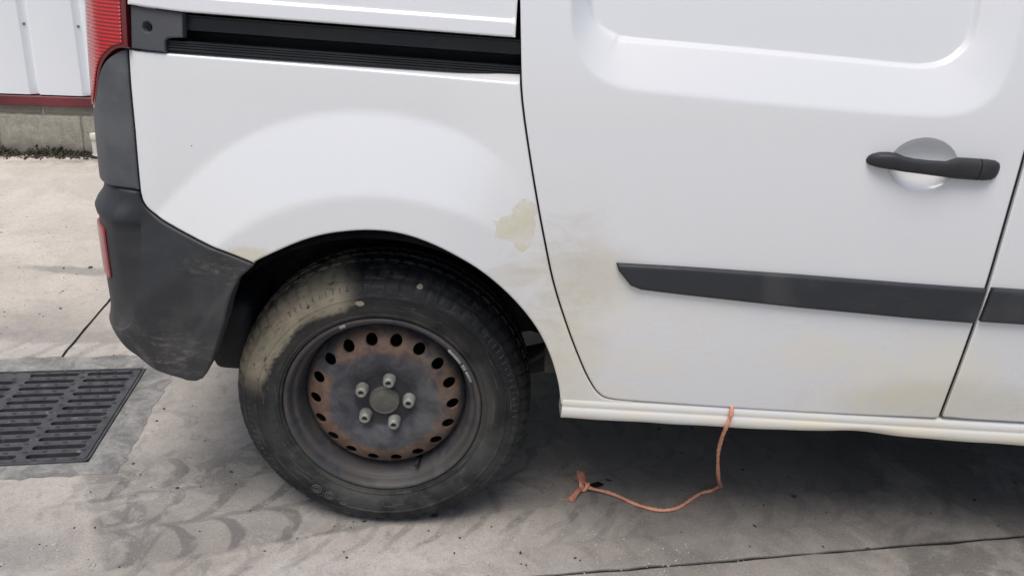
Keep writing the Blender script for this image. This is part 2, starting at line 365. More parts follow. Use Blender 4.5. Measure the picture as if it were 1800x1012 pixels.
# ground coordinates: drain axes
GA, GB = math.radians(10.5), math.radians(5.2)
GO = np.array([-.771, .614]); GU = np.array([math.cos(GA), math.sin(GA)]); GV = np.array([-math.sin(GB), math.cos(GB)])
def gp(u, v, z=0.): q = GO+GU*u+GV*v; return (q[0], q[1], z)
def concrete_mat():
    m = Mat('concrete', rough=.85, spec=.25); p = m.xyz(); x, y = p[0], p[1]
    w1 = m.noise(3.2, 6, .6, .5); w2 = m.noise(9, 7, .68, .8); w3 = m.noise(60, 5, .7); big = m.noise(.9, 4, .55)
    c = m.mix(m.ss(w1, .3, .7), (.375, .342, .30), (.52, .478, .425))
    c = m.mix(m.mul(m.ss(w2, .48, .74), .55), c, (.26, .242, .22))
    c = m.mix(m.mul(m.ss(big, .50, .68), .35), c, (.25, .24, .228))
    far = m.ss(m.add(y, m.math('MULTIPLY', w1, .5)), .75, 1.75); c = m.mix(m.mul(far, m.math('ADD', .55, m.math('MULTIPLY', m.ss(m.noise(2.4, 5, .6, .6), .4, .6), .45))), c, (.66, .605, .53))
    wob = m.math('MULTIPLY', m.math('SUBTRACT', m.noise(14, 4, .6), .5), .035); xx = m.add(x, wob); yy = m.add(y, m.math('MULTIPLY', m.math('SUBTRACT', m.noise(11, 4, .6, w=5), .5), .035))
    # wheel tracks of dark dust left by lugged tyres: an edge line, then bars across it
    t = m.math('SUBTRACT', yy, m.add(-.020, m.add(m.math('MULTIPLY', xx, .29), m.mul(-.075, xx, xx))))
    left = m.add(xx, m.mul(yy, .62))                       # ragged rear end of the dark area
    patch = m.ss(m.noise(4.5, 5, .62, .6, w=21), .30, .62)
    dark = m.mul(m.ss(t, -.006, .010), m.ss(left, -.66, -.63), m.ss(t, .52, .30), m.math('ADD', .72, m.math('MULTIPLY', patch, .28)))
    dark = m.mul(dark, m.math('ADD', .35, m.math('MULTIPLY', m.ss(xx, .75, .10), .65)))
    def bars(coord, pitch, w, soft=.06):
        f = m.math('FRACT', m.math('DIVIDE', coord, pitch)); d = m.math('ABSOLUTE', m.math('SUBTRACT', f, .5)); return m.ss(d, w/2+soft, w/2-soft)
    jit = m.math('MULTIPLY', m.noise(3.1, 2, w=4), .12)
    sl = m.add(m.add(xx, jit), m.add(m.math('MULTIPLY', t, -.35), m.mul(6., t, t)))
    gate = m.ss(m.noise(7, 4, .6, .5, w=8), .36, .46)
    lug = m.mul(bars(sl, .092, .26, .05), m.ss(t, -.11, -.07), m.ss(t, .02, 0.), m.ss(xx, -.62, -.45), gate)
    lugw = m.mul(m.ss(xx, 1.1, .35), .4); lug = m.mul(lug, m.add(.5, lugw))
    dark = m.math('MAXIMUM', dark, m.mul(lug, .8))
    # rows of curved lug prints, alternate rows slanting the other way
    rowf = m.math('DIVIDE', m.add(t, m.math('MULTIPLY', m.math('SUBTRACT', m.noise(2.2, 2, w=19), .5), .05)), .128)
    row = m.math('FLOOR', rowf); fv = m.math('SUBTRACT', m.math('FRACT', rowf), .5)
    sgn = m.math('SUBTRACT', 1., m.math('MULTIPLY', m.math('FLOORED_MODULO', row, 2.), 2.))
    lc = m.add(m.add(xx, jit), m.add(m.mul(fv, sgn, .045), m.add(m.mul(fv, fv, .13), m.math('MULTIPLY', row, .041))))
    prints = m.math('MAXIMUM', m.mul(bars(lc, .098, .27, .045), m.ss(m.noise(22, 6, .7, .5, w=61), .34, .50)), m.mul(m.ss(m.math('ABSOLUTE', fv), .43, .47), .6))
    g1 = m.ss(m.noise(4.6, 5, .65, .8, w=2), .43, .51); g2 = m.ss(m.noise(2.1, 3, .5, w=31), .38, .48)
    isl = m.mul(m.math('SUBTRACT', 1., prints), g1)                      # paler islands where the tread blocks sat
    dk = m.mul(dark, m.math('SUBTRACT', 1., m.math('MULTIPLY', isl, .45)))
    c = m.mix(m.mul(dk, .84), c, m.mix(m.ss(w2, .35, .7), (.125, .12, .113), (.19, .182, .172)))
    mott = m.mul(m.ss(m.noise(26, 6, .7, .7, w=41), .50, .60), m.ss(m.noise(4, 3, w=43), .40, .60)); c = m.mix(m.mul(mott, .35), c, (.52, .49, .445))
    right = m.mul(m.ss(m.add(xx, m.math('MULTIPLY', w1, .3)), .25, .85), m.ss(t, -.55, -.12)); c = m.mix(m.mul(right, m.math('ADD', .42, m.math('MULTIPLY', w2, .6))), c, (.125, .116, .106))  # ground darkened at right: dirt, plus the van's shade laid into the colour
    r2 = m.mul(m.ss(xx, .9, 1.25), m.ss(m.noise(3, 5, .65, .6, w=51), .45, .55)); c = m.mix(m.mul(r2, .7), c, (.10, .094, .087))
    faint = m.mul(prints, g1, g2, m.ss(y, .95, .6), m.ss(t, -.30, -.12)); c = m.mix(m.mul(faint, .27), c, (.075, .071, .066))
    pale = m.mul(m.ss(t, -.03, -.09), m.ss(xx, .55, .0), m.ss(m.noise(6, 5, .65, .5, w=53), .36, .56)); c = m.mix(m.mul(pale, .55), c, (.60, .565, .52))
    # second track, behind the drain
    t2 = m.math('SUBTRACT', yy, m.add(.86, m.math('MULTIPLY', xx, .10)))
    l2 = m.mul(bars(m.add(xx, m.math('MULTIPLY', t2, -.6)), .118, .74), m.ss(t2, -.16, -.15), m.ss(t2, .005, -.005), m.ss(m.noise(4, 3, w=6), .30, .42))
    c = m.mix(m.mul(l2, .5), c, (.60, .56, .51))
    d2 = m.mul(m.ss(t2, .11, .05), m.ss(t2, -.02, .0), m.ss(m.noise(6, 5, .6, w=9), .40, .6)); c = m.mix(m.mul(d2, .5), c, (.29, .28, .265))
    d3 = m.blob(-1.28, 1.30, .17, .035, .7, .6, 14, (0, 1)); c = m.mix(m.mul(d3, .65), c, (.25, .24, .225))
    d3 = m.blob(-.72, -.16, .09, .06, .9, .6, 14, (0, 1)); c = m.mix(m.mul(d3, .6), c, (.27, .26, .245))
    dj = m.mul(m.ss(y, 2.45, 2.75), m.ss(m.noise(7, 6, .7), .40, .62)); c = m.mix(m.mul(dj, .7), c, (.20, .185, .16))
    # exposed aggregate and pits
    agg = m.mul(m.ss(m.voro(170), .26, .16), m.ss(m.noise(5, 4, .6, w=11), .54, .64)); c = m.mix(m.mul(agg, .4), c, (.46, .44, .41))
    pit = m.mul(m.ss(m.voro(75), .12, .06), m.ss(m.noise(8, 3, w=13), .50, .60)); c = m.mix(m.mul(pit, .65), c, (.10, .095, .09))
    c = m.mix(m.mul(m.ss(w3, .35, .75), .22), c, (.22, .21, .195))
    gr = m.noise(190, 4, .75); c = m.mix(m.mul(m.ss(gr, .50, .68), .34), c, (.13, .122, .112)); c = m.mix(m.mul(m.ss(gr, .46, .32), .22), c, (.62, .59, .55))
    sc = m.noise(38, 8, .78, .6, w=71); c = m.mix(m.mul(m.ss(sc, .52, .66), .30), c, (.19, .178, .162))
    m.set('Base Color', c); m.set('Roughness', m.math('SUBTRACT', .9, m.math('MULTIPLY', dark, .12)))
    h = m.add(m.math('MULTIPLY', w3, .6), m.add(m.math('MULTIPLY', w2, .8), m.add(m.math('MULTIPLY', agg, .5), m.math('MULTIPLY', pit, -.8)))); m.bump(m.add(h, m.math('MULTIPLY', gr, .5)), .6, .004)
    return m.m
def mortar_mat():
    m = Mat('mortar', rough=.9, spec=.2); n = m.noise(14, 7, .7, .5)
    c = m.mix(m.ss(n, .3, .7), (.21, .208, .20), (.40, .39, .37)); c = m.mix(m.mul(m.ss(m.noise(11, 6, .7, .6), .45, .6), .65), c, (.16, .157, .15))
    c = m.mix(m.mul(m.ss(m.voro(60), .13, .06), m.ss(n, .5, .6)), c, (.06, .06, .058))
    m.set('Base Color', c); m.bump(m.add(n, m.noise(90, 4, .7)), .9, .006); return m.m
def iron_mat():
    m = Mat('cast_iron', rough=.55, spec=.5); n = m.noise(25, 6, .65)
    c = m.mix(m.ss(n, .3, .7), (.040, .041, .046), (.075, .076, .082)); c = m.mix(m.mul(m.ss(m.noise(40, 5, .7, w=3), .60, .72), .6), c, (.25, .24, .22))
    m.set('Base Color', c); m.bump(m.noise(180, 4, .7), .4, .001); return m.m
def block_mat():
    m = Mat('concrete_block', rough=.95, spec=.15); n = m.noise(18, 7, .7, .3); p = m.xyz()
    c = m.mix(m.ss(n, .3, .7), (.30, .28, .235), (.46, .43, .37)); c = m.mix(m.mul(m.ss(m.noise(90, 4, .7), .45, .7), .5), c, (.20, .19, .16))
    foot = m.ss(m.add(p[2], m.math('MULTIPLY', m.noise(9, 6, .65, w=2), .12)), .16, .06); c = m.mix(m.mul(foot, .75), c, (.13, .12, .10))
    m.set('Base Color', c); m.bump(m.add(n, m.noise(160, 3)), .7, .004); return m.m
def cladding_mat():
    m = Mat('cladding', rough=.42, spec=.45); c = m.mix(m.noise(1.3, 4, stretch=(2, 1, .5)), (.83, .865, .90), (.87, .90, .93))
    c = m.mix(m.mul(m.ss(m.noise(40, 4, .6, stretch=(3, 1, .25)), .60, .76), .18), c, (.55, .56, .55)); m.set('Base Color', c); return m.m
def lens_mat(name, col, ribs, rough=.16):
    m = Mat(name, rough=rough, base=col, spec=.6, coat=.6); p = m.xyz()
    m.b.inputs['Coat Roughness'].default_value = .08
    if ribs:
        s = m.math('SINE', m.math('MULTIPLY', p[2], 2*math.pi/.0062)); c = m.mix(m.ss(s, -.9, .6), tuple(v*.55 for v in col), col); m.set('Base Color', c)
        m.bump(s, .9, .0012)
    return m.m
def rope_mat():
    m = Mat('orange_twine', rough=.75, spec=.25); c = m.mix(m.ss(m.noise(60, 5, .7, stretch=(1, 1, .4)), .3, .7), (.66, .27, .17), (.84, .43, .30)); c = m.mix(m.mul(m.ss(m.noise(12, 3), .5, .7), .4), c, (.55, .26, .17))
    m.set('Base Color', c); m.b.inputs['Subsurface Weight'].default_value = .0; m.bump(m.noise(500, 3), .4, .0006); return m.m
PAINT = paint_mat(); BUMPER = bumper_mat(); TRIM = plastic_mat('grey_trim_plastic', (.075, .080, .088), (.15, .155, .16), .5, .50)
CAP = plastic_mat('grey_cap_plastic', (.070, .073, .080), (.10, .10, .105), .4, .55)
MOULD = plastic_mat('black_moulding', (.030, .033, .038), (.075, .076, .078), .5, .42)
BLACK = plain('black_rubber', (.012, .012, .013), .7); RAIL = plastic_mat('rail_black', (.013, .014, .017), (.035, .035, .037), .5, .34)
LINER = plastic_mat('liner_plastic', (.020, .020, .021), (.075, .072, .065), .8, .8)
UNDER = plain('underbody', (.02, .02, .02), .9, n=6)
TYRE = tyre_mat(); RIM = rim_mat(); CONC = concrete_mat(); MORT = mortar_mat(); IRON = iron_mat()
NUT = plain('nut_steel', (.28, .275, .25), .55, .3, n=60); HUBCAP = plain('hub_cap_grey', (.10, .097, .083), .6, n=30)
LEAD = plain('balance_lead', (.27, .275, .28), .45, .3, n=60)

# ---------------------------------------------------------------- ground
_h = [gp(u, v)[:2] for u, v in ((-.456, -.456), (.006, -.456), (.006, .006), (-.456, .006))]
_X, _T = triangulate(np.array([(-150, -150), (150, -150), (150, 150), (-150, 150)], float), np.zeros((0, 2)), [_h])
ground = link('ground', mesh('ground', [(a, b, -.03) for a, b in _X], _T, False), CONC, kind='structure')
DIRT = plain('joint_dirt', (.014, .013, .011), .95, n=40)
def slab(poly):
    """concrete slab with slightly broken arrises"""
    P = resample([gp(u, v)[:2] for u, v in poly], .05)
    near = (np.abs(P[:, 0]) < 3) & (np.abs(P[:, 1]) < 3.2)
    P = P+np.where(near[:, None], np.random.normal(0, .0013, P.shape), 0)
    X, T = triangulate(P, np.zeros((0, 2)))
    n = len(P); V = [(a, b, 0) for a, b in X]; C = P.mean(0)
    V += [(a, b, -.0) for a, b in P]+[(a, b, -.028) for a, b in P]; k = len(X)
    F = [tuple(t) for t in T]; ccw = (P[:, 0]*np.roll(P[:, 1], -1)-P[:, 1]*np.roll(P[:, 0], -1)).sum() > 0
    for i in range(n):
        j = (i+1) % n; f = (k+i, k+n+i, k+n+j, k+j); F.append(f if ccw else f[::-1])
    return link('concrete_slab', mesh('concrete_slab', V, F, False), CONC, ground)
JU, JV, g = -.254, -.958, .0045          # joint lines in drain axes, half joint width
HU0, HU1, HV0, HV1 = -.56, .082, -.505, .088
slab([(JU+g, JV+g), (3.1, JV+g), (3.1, 2.42), (JU+g, 2.42), (JU+g, HV1), (HU1, HV1), (HU1, HV0), (JU+g, HV0)])
slab([(-3.6, JV+g), (JU-g, JV+g), (JU-g, HV0), (HU0, HV0), (HU0, HV1), (JU-g, HV1), (JU-g, 2.42), (-3.6, 2.42)])
for u0, u1 in ((-3.6, JU-g), (JU+g, 3.1)): slab([(u0, -5), (u1, -5), (u1, JV-g), (u0, JV-g)])
slab([(3.1+2*g, -5), (7, -5), (7, JV-g), (3.1+2*g, JV-g)]); slab([(3.1+2*g, JV+g), (7, JV+g), (7, 2.42), (3.1+2*g, 2.42)])
slab([(-8, JV+g), (-3.6-2*g, JV+g), (-3.6-2*g, 2.42), (-8, 2.42)]); slab([(-8, -5), (-3.6-2*g, -5), (-3.6-2*g, JV-g), (-8, JV-g)])
# dirt packed in the joints
def strip(a, b, w, z):
    A = np.array(gp(*a)[:2]); B = np.array(gp(*b)[:2]); d = (B-A)/np.linalg.norm(B-A); nn = np.array([-d[1], d[0]])*w
    return mesh('joint_filler', [(*(A+nn), z), (*(A-nn), z), (*(B-nn), z), (*(B+nn), z)], [(0, 1, 2, 3)], False)
link('joint_filler', strip((-3.5, JV), (3.1, JV), .012, -.004), DIRT, ground)
link('joint_filler', strip((JU, HV1), (JU, 2.42), .012, -.004), DIRT, ground)

# mortar collar round the drain, a hand-trowelled edge
def ring_mesh(name, outer, inner, z, zb, jit=0):
    O = resample([gp(u, v)[:2] for u, v in outer], .02); I = resample([gp(u, v)[:2] for u, v in inner], .02)
    O = O+np.random.normal(0, jit, O.shape)
    X, T = triangulate(O, np.zeros((0, 2)), [I]); V = [(a, b, z) for a, b in X]; F = [tuple(t) for t in T]
    for L, s in ((O, 1), (I, -1)):
        k = len(V); V += [(a, b, z) for a, b in L]+[(a, b, zb) for a, b in L]; n = len(L)
        for i in range(n):
            j = (i+1) % n; f = (k+i, k+n+i, k+n+j, k+j); F.append(f if s > 0 else f[::-1])
    return mesh(name, V, F, False)
link('mortar_collar', ring_mesh('mortar_collar', [(HU0-.004, HV0-.004), (HU1+.004, HV0-.004), (HU1+.004, HV1+.004), (HU0-.004, HV1+.004)], [(-.456, -.456), (.006, -.456), (.006, .006), (-.456, .006)], .0012, -.03, .0035), MORT, ground)
pit = [gp(u, v) for u, v in ((-.456, -.456), (.006, -.456), (.006, .006), (-.456, .006))]
Vp = [(x, y, .0) for x, y, _ in pit]+[(x, y, -.45) for x, y, _ in pit]
link('drain_pit', mesh('drain_pit', Vp, [(0, 4, 5, 1), (1, 5, 6, 2), (2, 6, 7, 3), (3, 7, 4, 0), (4, 7, 6, 5)], False), plain('pit_silt', (.03, .028, .025), .95, n=9), ground)

# ---------------------------------------------------------------- storm drain
drain = thing('drain_grate', 'square black cast iron drain grate set flush in the concrete', 'drain grate', gp(-.225, -.225, 0))
drain.location = (0, 0, 0)
def slot(u0, u1, v, h=.0085, n=4):
    L = []
    for cu, a0 in ((u1-h, -90), (u0+h, 90)):
        for k in range(n+1):
            a = math.radians(a0+180*k/n); L.append((cu+h*math.cos(a)*.8, v+h*math.sin(a)))
    return L
slots = []
for r in range(12):
    v = -.0225-r*.0366
    for c, (a, b) in enumerate(((-.145, -.020), (-.294, -.163), (-.434, -.310))):
        if c == 2 and r == 0: continue
        slots.append(slot(a, b, v))
def plate(outer, holes, zt, zb, name):
    O = np.array([gp(u, v)[:2] for u, v in outer]); H = [np.array([gp(u, v)[:2] for u, v in h]) for h in holes]
    X, T = triangulate(O, np.zeros((0, 2)), H); V = [(a, b, zt) for a, b in X]; F = [tuple(t) for t in T]
    for L, s in [(O, 1)]+[(h, -1) for h in H]:
        k = len(V); V += [(a, b, zt) for a, b in L]+[(a, b, zb) for a, b in L]; n = len(L)
        for i in range(n):
            j = (i+1) % n; f = (k+i, k+n+i, k+n+j, k+j); F.append(f if s > 0 else f[::-1])
    return mesh(name, V, F, False)
def rrect(a, b, c, d, r, n=4):
    L = []
    for cx, cy, a0 in ((b-r, c+r, -90), (b-r, d-r, 0), (a+r, d-r, 90), (a+r, c+r, 180)):
        for k in range(n+1): t = math.radians(a0+90*k/n); L.append((cx+r*math.cos(t), cy+r*math.sin(t)))
    return L
grating = link('grating', plate(rrect(-.447, -.004, -.447, -.004, .012), slots, .004, -.030, 'grating'), IRON, drain)
link('frame', plate(rrect(-.456, .005, -.456, .005, .014), [rrect(-.450, -.001, -.450, -.001, .012)], .005, -.030, 'frame'), IRON, drain)
bm = bmesh.new()
q = [bm.verts.new(p) for p in ((-.0075, 0, 0), (0, -.0055, 0), (.0075, 0, 0), (0, .0055, 0), (-.0042, 0, .0036), (0, -.003, .0036), (.0042, 0, .0036), (0, .003, .0036))]
for i in range(4): bm.faces.new((q[i], q[(i+1) % 4], q[4+(i+1) % 4], q[4+i]))
bm.faces.new(q[4:]); studm = bm_mesh(bm, 'stud', 30); studm.materials.append(IRON)
for r in range(13):
    v = -.0042-r*.0366
    if r == 0 or r == 12: v = -.0085 if r == 0 else -.4405
    for u in np.arange(-.425, -.01, .0436):
        o = bpy.data.objects.new('stud', studm); COL.objects.link(o); o.parent = grating
        o.location = gp(u+.011*(r % 2), v, .0038); o.rotation_euler = (0, 0, GA+random.uniform(-.1, .1))

# ---------------------------------------------------------------- shed wall behind
shed = thing('metal_shed', 'white ribbed metal clad shed wall on a concrete block base', 'building', gp(0, 2.42, 0), GA)
BLOCK = block_mat(); CLAD = cladding_mat(); FLASH = plain('maroon_flashing', (.155, .032, .040), .45, n=5)
MORTJ = plain('block_mortar', (.30, .285, .245), .95, n=30)
bmod = {}
def block(x0, x1, z0, z1):
    key = (round(x1-x0, 3), round(z1-z0, 3))
    if key not in bmod:
        me = box('concrete_block', (0, 0, 0), (x1-x0, .19, z1-z0), .004, 1); me.materials.append(BLOCK); bmod[key] = me
    o = bpy.data.objects.new('concrete_block', bmod[key]); COL.objects.link(o); o.parent = shed; o.location = (x0, random.uniform(0, .003), z0)
JX = -.985     # a lower-course joint, metres along the wall
for k in range(-9, 12): block(JX+k*.40+.005, JX+(k+1)*.40-.005, -.02, .199)
for k in range(-9, 12): block(JX-.18+k*.40+.005, JX-.18+(k+1)*.40-.005, .209, .262)
link('mortar_bed', mesh('mortar_bed', [(-4.6, .0065, -.02), (3.8, .0065, -.02), (3.8, .0065, .26), (-4.6, .0065, .26)], [(0, 1, 2, 3)], False), MORTJ, shed)
link('sill_flashing', box('sill_flashing', (-4.6, -.012, .252), (3.8, .03, .302), .003, 1), FLASH, shed)
# ribbed cladding sheets, one metre wide
def sheet():
    prof = []
    for k in range(4):
        b = k*.25; prof += [(b, 0), (b+.196, 0), (b+.202, .0015), (b+.234, .026), (b+.242, .028), (b+.2475, .024), (b+.2490, .001)]
    prof.append((1.0, 0)); V = [(x, y, z) for z in (.309, 4.2) for x, y in prof]; n = len(prof)
    return sharp(mesh('cladding_sheet', V, [(i, i+1, n+i+1, n+i) for i in range(n-1)]), 22)
cl = sheet(); cl.materials.append(CLAD)
CX = -1.164
screwm = lathe('screw', [(.0001, -.006), (.0035, -.006), (.004, -.002), (.0075, -.0015), (.008, .0005)], 8); screwm.materials.append(plain('screw_zinc', (.25, .25, .25), .5, .4))
for k in range(-4, 5):
    o = bpy.data.objects.new('cladding_sheet', cl); COL.objects.link(o); o.parent = shed; o.location = (CX+k, -.004, 0)
    for j in range(4):
        s = bpy.data.objects.new('screw', screwm); COL.objects.link(s); s.parent = shed; s.location = (CX+k+j*.25+.220, .010, .655); s.rotation_euler = (0, 0, math.radians(38))
link('wall_core', box('wall_core', (-4.6, .04, .26), (3.8, .3, 4.2)), plain('dark_core', (.05, .05, .05), .9), shed)
# moss and dirt along the foot of the wall
random.seed(3); it = []
for k in range(4500):
    x = random.uniform(-2.2, .5); y = -abs(random.gauss(0, .045))-.001; r = random.uniform(.0018, .0075)*(1.6 if random.random() < .06 else 1); h = max(.15, 1+y*11)
    h *= .35+1.1*abs(math.sin(x*7.3)+.5*math.sin(x*17.1))*.6
    it.append((x, y, random.uniform(-.003, .050)*h*random.random(), r*random.uniform(.8, 1.6), r, r*random.uniform(.6, 1.6), random.uniform(0, 6)))
me = scatter('wall_foot_moss', it, .22)
mm = Mat('moss', rough=.95, spec=.1); cc = mm.mix(mm.ss(mm.noise(30, 5, .7), .3, .7), (.028, .027, .018), (.11, .10, .075)); cc = mm.mix(mm.ss(mm.noise(55, 4, .7, w=4), .66, .72), cc, (.42, .40, .36)); mm.set('Base Color', cc)
moss = link('wall_foot_moss', me, mm.m, None, gp(0, 2.42, 0), kind='stuff', label='dark moss and dirt along the foot of the block wall', category='moss'); moss.rotation_euler = (0, 0, GA)
PVC = plain('white_pvc', (.72, .70, .63), .5, n=8)
pipe = thing('pipe_stub', 'short capped off white plastic pipe stub standing by the block wall', 'pipe', (-1.886, 2.825, 0))
pm = lathe('pipe', [(.0235, -.002), (.0235, .094)], 24); pcap = lathe('cap', [(.0235, .092), (.0275, .092), (.028, .094), (.028, .115), (.0265, .121), (.015, .1235), (.0001, .124)], 24)
for nme, me in (('pipe', pm), ('cap', pcap)):
    me.transform(Matrix.Rotation(math.pi/2, 4, 'X')); o = link(nme, me, PVC, pipe)
link('collar', (lambda me: (me.transform(Matrix.Rotation(math.pi/2, 4, 'X')), me)[1])(lathe('collar', [(.0238, 0), (.0275, .0), (.0275, .010), (.0238, .012)], 24)), PVC, pipe)

# ---------------------------------------------------------------- van
van = thing('delivery_van', 'dirty white delivery van with dark plastic rear bumper and rusty steel rear wheel', 'van')
ARCH = [(-.2312,.6466),(-.2073,.6608),(-.154,.6893),(-.1119,.7066),(-.0702,.7172),(-.0183,.7241),(.0339,.7222),(.0865,.7092),(.1401,.6858),(.195,.6519),(.2525,.601),(.3012,.5424),(.335,.4811),(.3592,.4118),(.3707,.356)]
EDGE = [(.2275,1.1367),(.2325,1.082),(.2404,1.0025),(.2493,.9498),(.2648,.8809),(.2849,.799),(.3049,.7241),(.3314,.6338),(.3688,.5369),(.4068,.4515),(.4294,.4097),(.4410,.3930),(.457,.3795),(.4780,.3745)]
BTOP = [(-.4546,.7524),(-.4488,.7336),(-.4304,.7172),(-.3875,.6985),(-.3334,.680),(-.2805,.6634),(-.2290,.6446)]
def shifted(P, d):
    P = np.array(P, float); t = np.gradient(P, axis=0); n = np.stack([-t[:, 1], t[:, 0]], 1); n /= np.linalg.norm(n, axis=1, keepdims=True); return P+n*d
arch = smooth_line(ARCH); edge = smooth_line(EDGE); btop = smooth_line(BTOP)
low = edge[edge[:, 1] < 1.003]
qp = np.vstack([[(-.4588, 1.0068), (-.0751, 1.005)], [(.2370, 1.0008)], shifted(low, -.0030)[1:], [(.52, .3705), (.52, .352)], [(.3715, .352)], arch[::-1], btop[::-1], [(-.4552, .8674), (-.4584, .9466)]])
quarter = panel('quarter_panel', qp, quarter_off, PAINT, van, step=.010, er=.0035, depth=.022)
# seals behind the gaps
def seal(line, off, w, name='door_seal'):
    L = lift(resample(line, .02, False)); t = np.gradient(L, axis=0); n = np.stack([-t[:, 1], t[:, 0]], 1); n /= np.linalg.norm(n, axis=1, keepdims=True)
    A, B = L+n*w, L-n*w; f = lambda a, b: 0*a+off
    V = np.vstack([surf(A[:, 0], A[:, 1], f), surf(B[:, 0], B[:, 1], f)]); m = len(L)
    return link(name, mesh(name, V, [(i, i+1, m+i+1, m+i) for i in range(m-1)]), BLACK, van)
seal(edge[edge[:, 1] < 1.01], -.013, .010); seal(btop, -.030, .012, 'bumper_seal')
seal([(-.455, 1.06), (-.4585, 1.01), (-.4552, .8674), (-.4546, .752)], -.034, .024, 'corner_seal')

# ---- sliding door
FRONT = [(1.1600,.3835),(1.1585,.4565),(1.158,.5602),(1.158,.6304),(1.1578,.6967),(1.1566,.7824),(1.1567,.8588),(1.1582,.9321),(1.160,1.05),(1.16,1.70)]
front = smooth_line(FRONT)
WO = [(.3090,1.60),(.3090,1.40),(.3092,1.25),(.3110,1.175),(.3127,1.1428),(.3177,1.0973),(.3274,1.0654),(.3448,1.0384),(.3719,1.0165),(.4135,1.0021),(.4744,.9976),(.6269,.9936),(.8321,.9901),(.9353,.9903),(.9967,.9936),(1.0456,1.0068),(1.0806,1.0348),(1.0968,1.0765),(1.0996,1.1337),(1.0990,1.19),(1.0980,1.28),(1.0980,1.42),(1.0980,1.60)]
WI = [(.3440,1.55),(.3440,1.38),(.3442,1.25),(.3460,1.18),(.3490,1.1454),(.3578,1.1204),(.3733,1.1031),(.3991,1.091),(.4293,1.0866),(.6139,1.0837),(.8158,1.0798),(.9075,1.0777),(.9581,1.0793),(.9964,1.0915),(1.0234,1.1189),(1.0328,1.1477),(1.0330,1.20),(1.0330,1.30),(1.0330,1.42),(1.0330,1.55)]
wo, wi = smooth_line(WO, 5), smooth_line(WI, 5)
CUP = (.976, .9095, .0625, .0478)
CUPR = np.array([(CUP[0]+CUP[2]*q*math.cos(a), CUP[1]+CUP[3]*q*math.sin(a)) for q in (1.03, 1.0, .985, .96, .93, .89) for a in np.linspace(0, 2*math.pi, 110, endpoint=False)])
_w = resample(wi, .005, False); _w = _w[_w[:, 1] < 1.22]; WIR = [shifted(_w, d) for d in (-.007, -.004, -.0015, .001, .004, .0075)]
def door_off(s, z):
    q = np.stack([s, z], 1); r = 0*s+.0015
    m = (z > .97) & (s > .28) & (s < 1.13)
    if m.any():
        do, di = signed(q[m], wo), signed(q[m], wi)
        u = np.clip(do, 0, None)/(np.clip(do, 0, None)+np.clip(-di, 0, None)+1e-6)
        k = .10; f = np.where(u < k, u*u/(2*k), u-k/2)/(1-k/2)
        r[m] += np.where(do > 0, -.027*f, 0)-.0075*sstep(-.004, .007, di)
    e = ((s-CUP[0])/CUP[2])**2+((z-CUP[1])/CUP[3])**2
    r += -.022*np.clip(1-e, 0, 1)**.8
    return r
ddoor = edge[edge[:, 1] <= 1.138]
dtop = np.array([(.226, 1.70), (.2265, 1.25)])
bot = [(.5049,.3737),(.6241,.3720),(.744,.3705),(.8642,.3705),(.9846,.3715),(1.105,.3740),(1.145,.3745),(1.1555,.3775)]
dp = np.vstack([dtop, shifted(ddoor, .0008), bot, shifted(front, .0042)])
door = panel('sliding_door', dp, door_off, PAINT, van, step=.013, er=.0035, depth=.02,
    extra=np.vstack([CUPR]+WIR), fine=[(.28, 1.13, .98, 1.17, .0055), (CUP[0]-.07, CUP[0]+.07, CUP[1]-.055, CUP[1]+.055, .0035)])
seal(front, -.0065, .009); seal([(.44, .376), (1.5, .376)], -.022, .012, 'sill_seal')
# moulding along the door
MT = [(.4425,.6871),(.5687,.6886),(.7869,.6876),(1.0081,.6845),(1.1536,.6838)]
MB = [(1.1510,.6118),(1.0275,.6139),(.8012,.6216),(.5776,.6329),(.4950,.6383),(.4740,.6455),(.4480,.6740)]
link_m = lambda par, P, nm='side_moulding': panel(nm, P, lambda s, z: .0125+0*s, MOULD, par, step=.012, er=.006, depth=.013)
link_m(door, np.array(MT+MB))
# door handle: a grip lofted over the cup, and the lock cover at its front end
def loft(name, secs, n=20, closed_ends=True):
    V = []; F = []; m = len(secs)
    for (s, zc, hh, off, th) in secs:
        c = surf(np.array(s), np.array(zc), lambda a, b: 0*a+off)
        for k in range(n):
            a = 2*math.pi*k/n; ca, sa = math.cos(a), math.sin(a); pw = .75
            V.append((c[0], c[1]-th*math.copysign(abs(ca)**pw, ca), c[2]+hh*math.copysign(abs(sa)**pw, sa)))
    for i in range(m-1):
        for k in range(n): F.append((i*n+k, (i+1)*n+k, (i+1)*n+(k+1) % n, i*n+(k+1) % n))
    F.append(tuple(range(n))); F.append(tuple((m-1)*n+k for k in range(n))[::-1])
    return sharp(mesh(name, V, F), 50)
hs_ = [(.8700, .9118, .001, .001, .001), (.8722, .9120, .006, .003, .006), (.878, .9130, .0100, .005, .010), (.890, .9140, .0135, .008, .012), (.905, .9142, .0150, .011, .013), (.918, .9136, .0152, .014, .012), (.930, .9110, .0135, .018, .010), (.945, .9098, .0128, .022, .008), (.975, .9086, .0130, .025, .0075), (1.005, .9076, .0142, .022, .008), (1.020, .9086, .0170, .016, .011), (1.032, .9096, .0190, .012, .013), (1.050, .9096, .0193, .011, .013), (1.0695, .9096, .0193, .011, .013)]
hs2 = [(1.0712, .9096, .0193, .011, .013), (1.085, .9096, .0192, .010, .0125), (1.100, .9098, .0180, .008, .011), (1.109, .9100, .0145, .005, .008), (1.1135, .9102, .0090, .003, .005), (1.1148, .9102, .002, .001, .001)]
HANDLE = plastic_mat('handle_plastic', (.026, .027, .030), (.07, .07, .07), .5, .5)
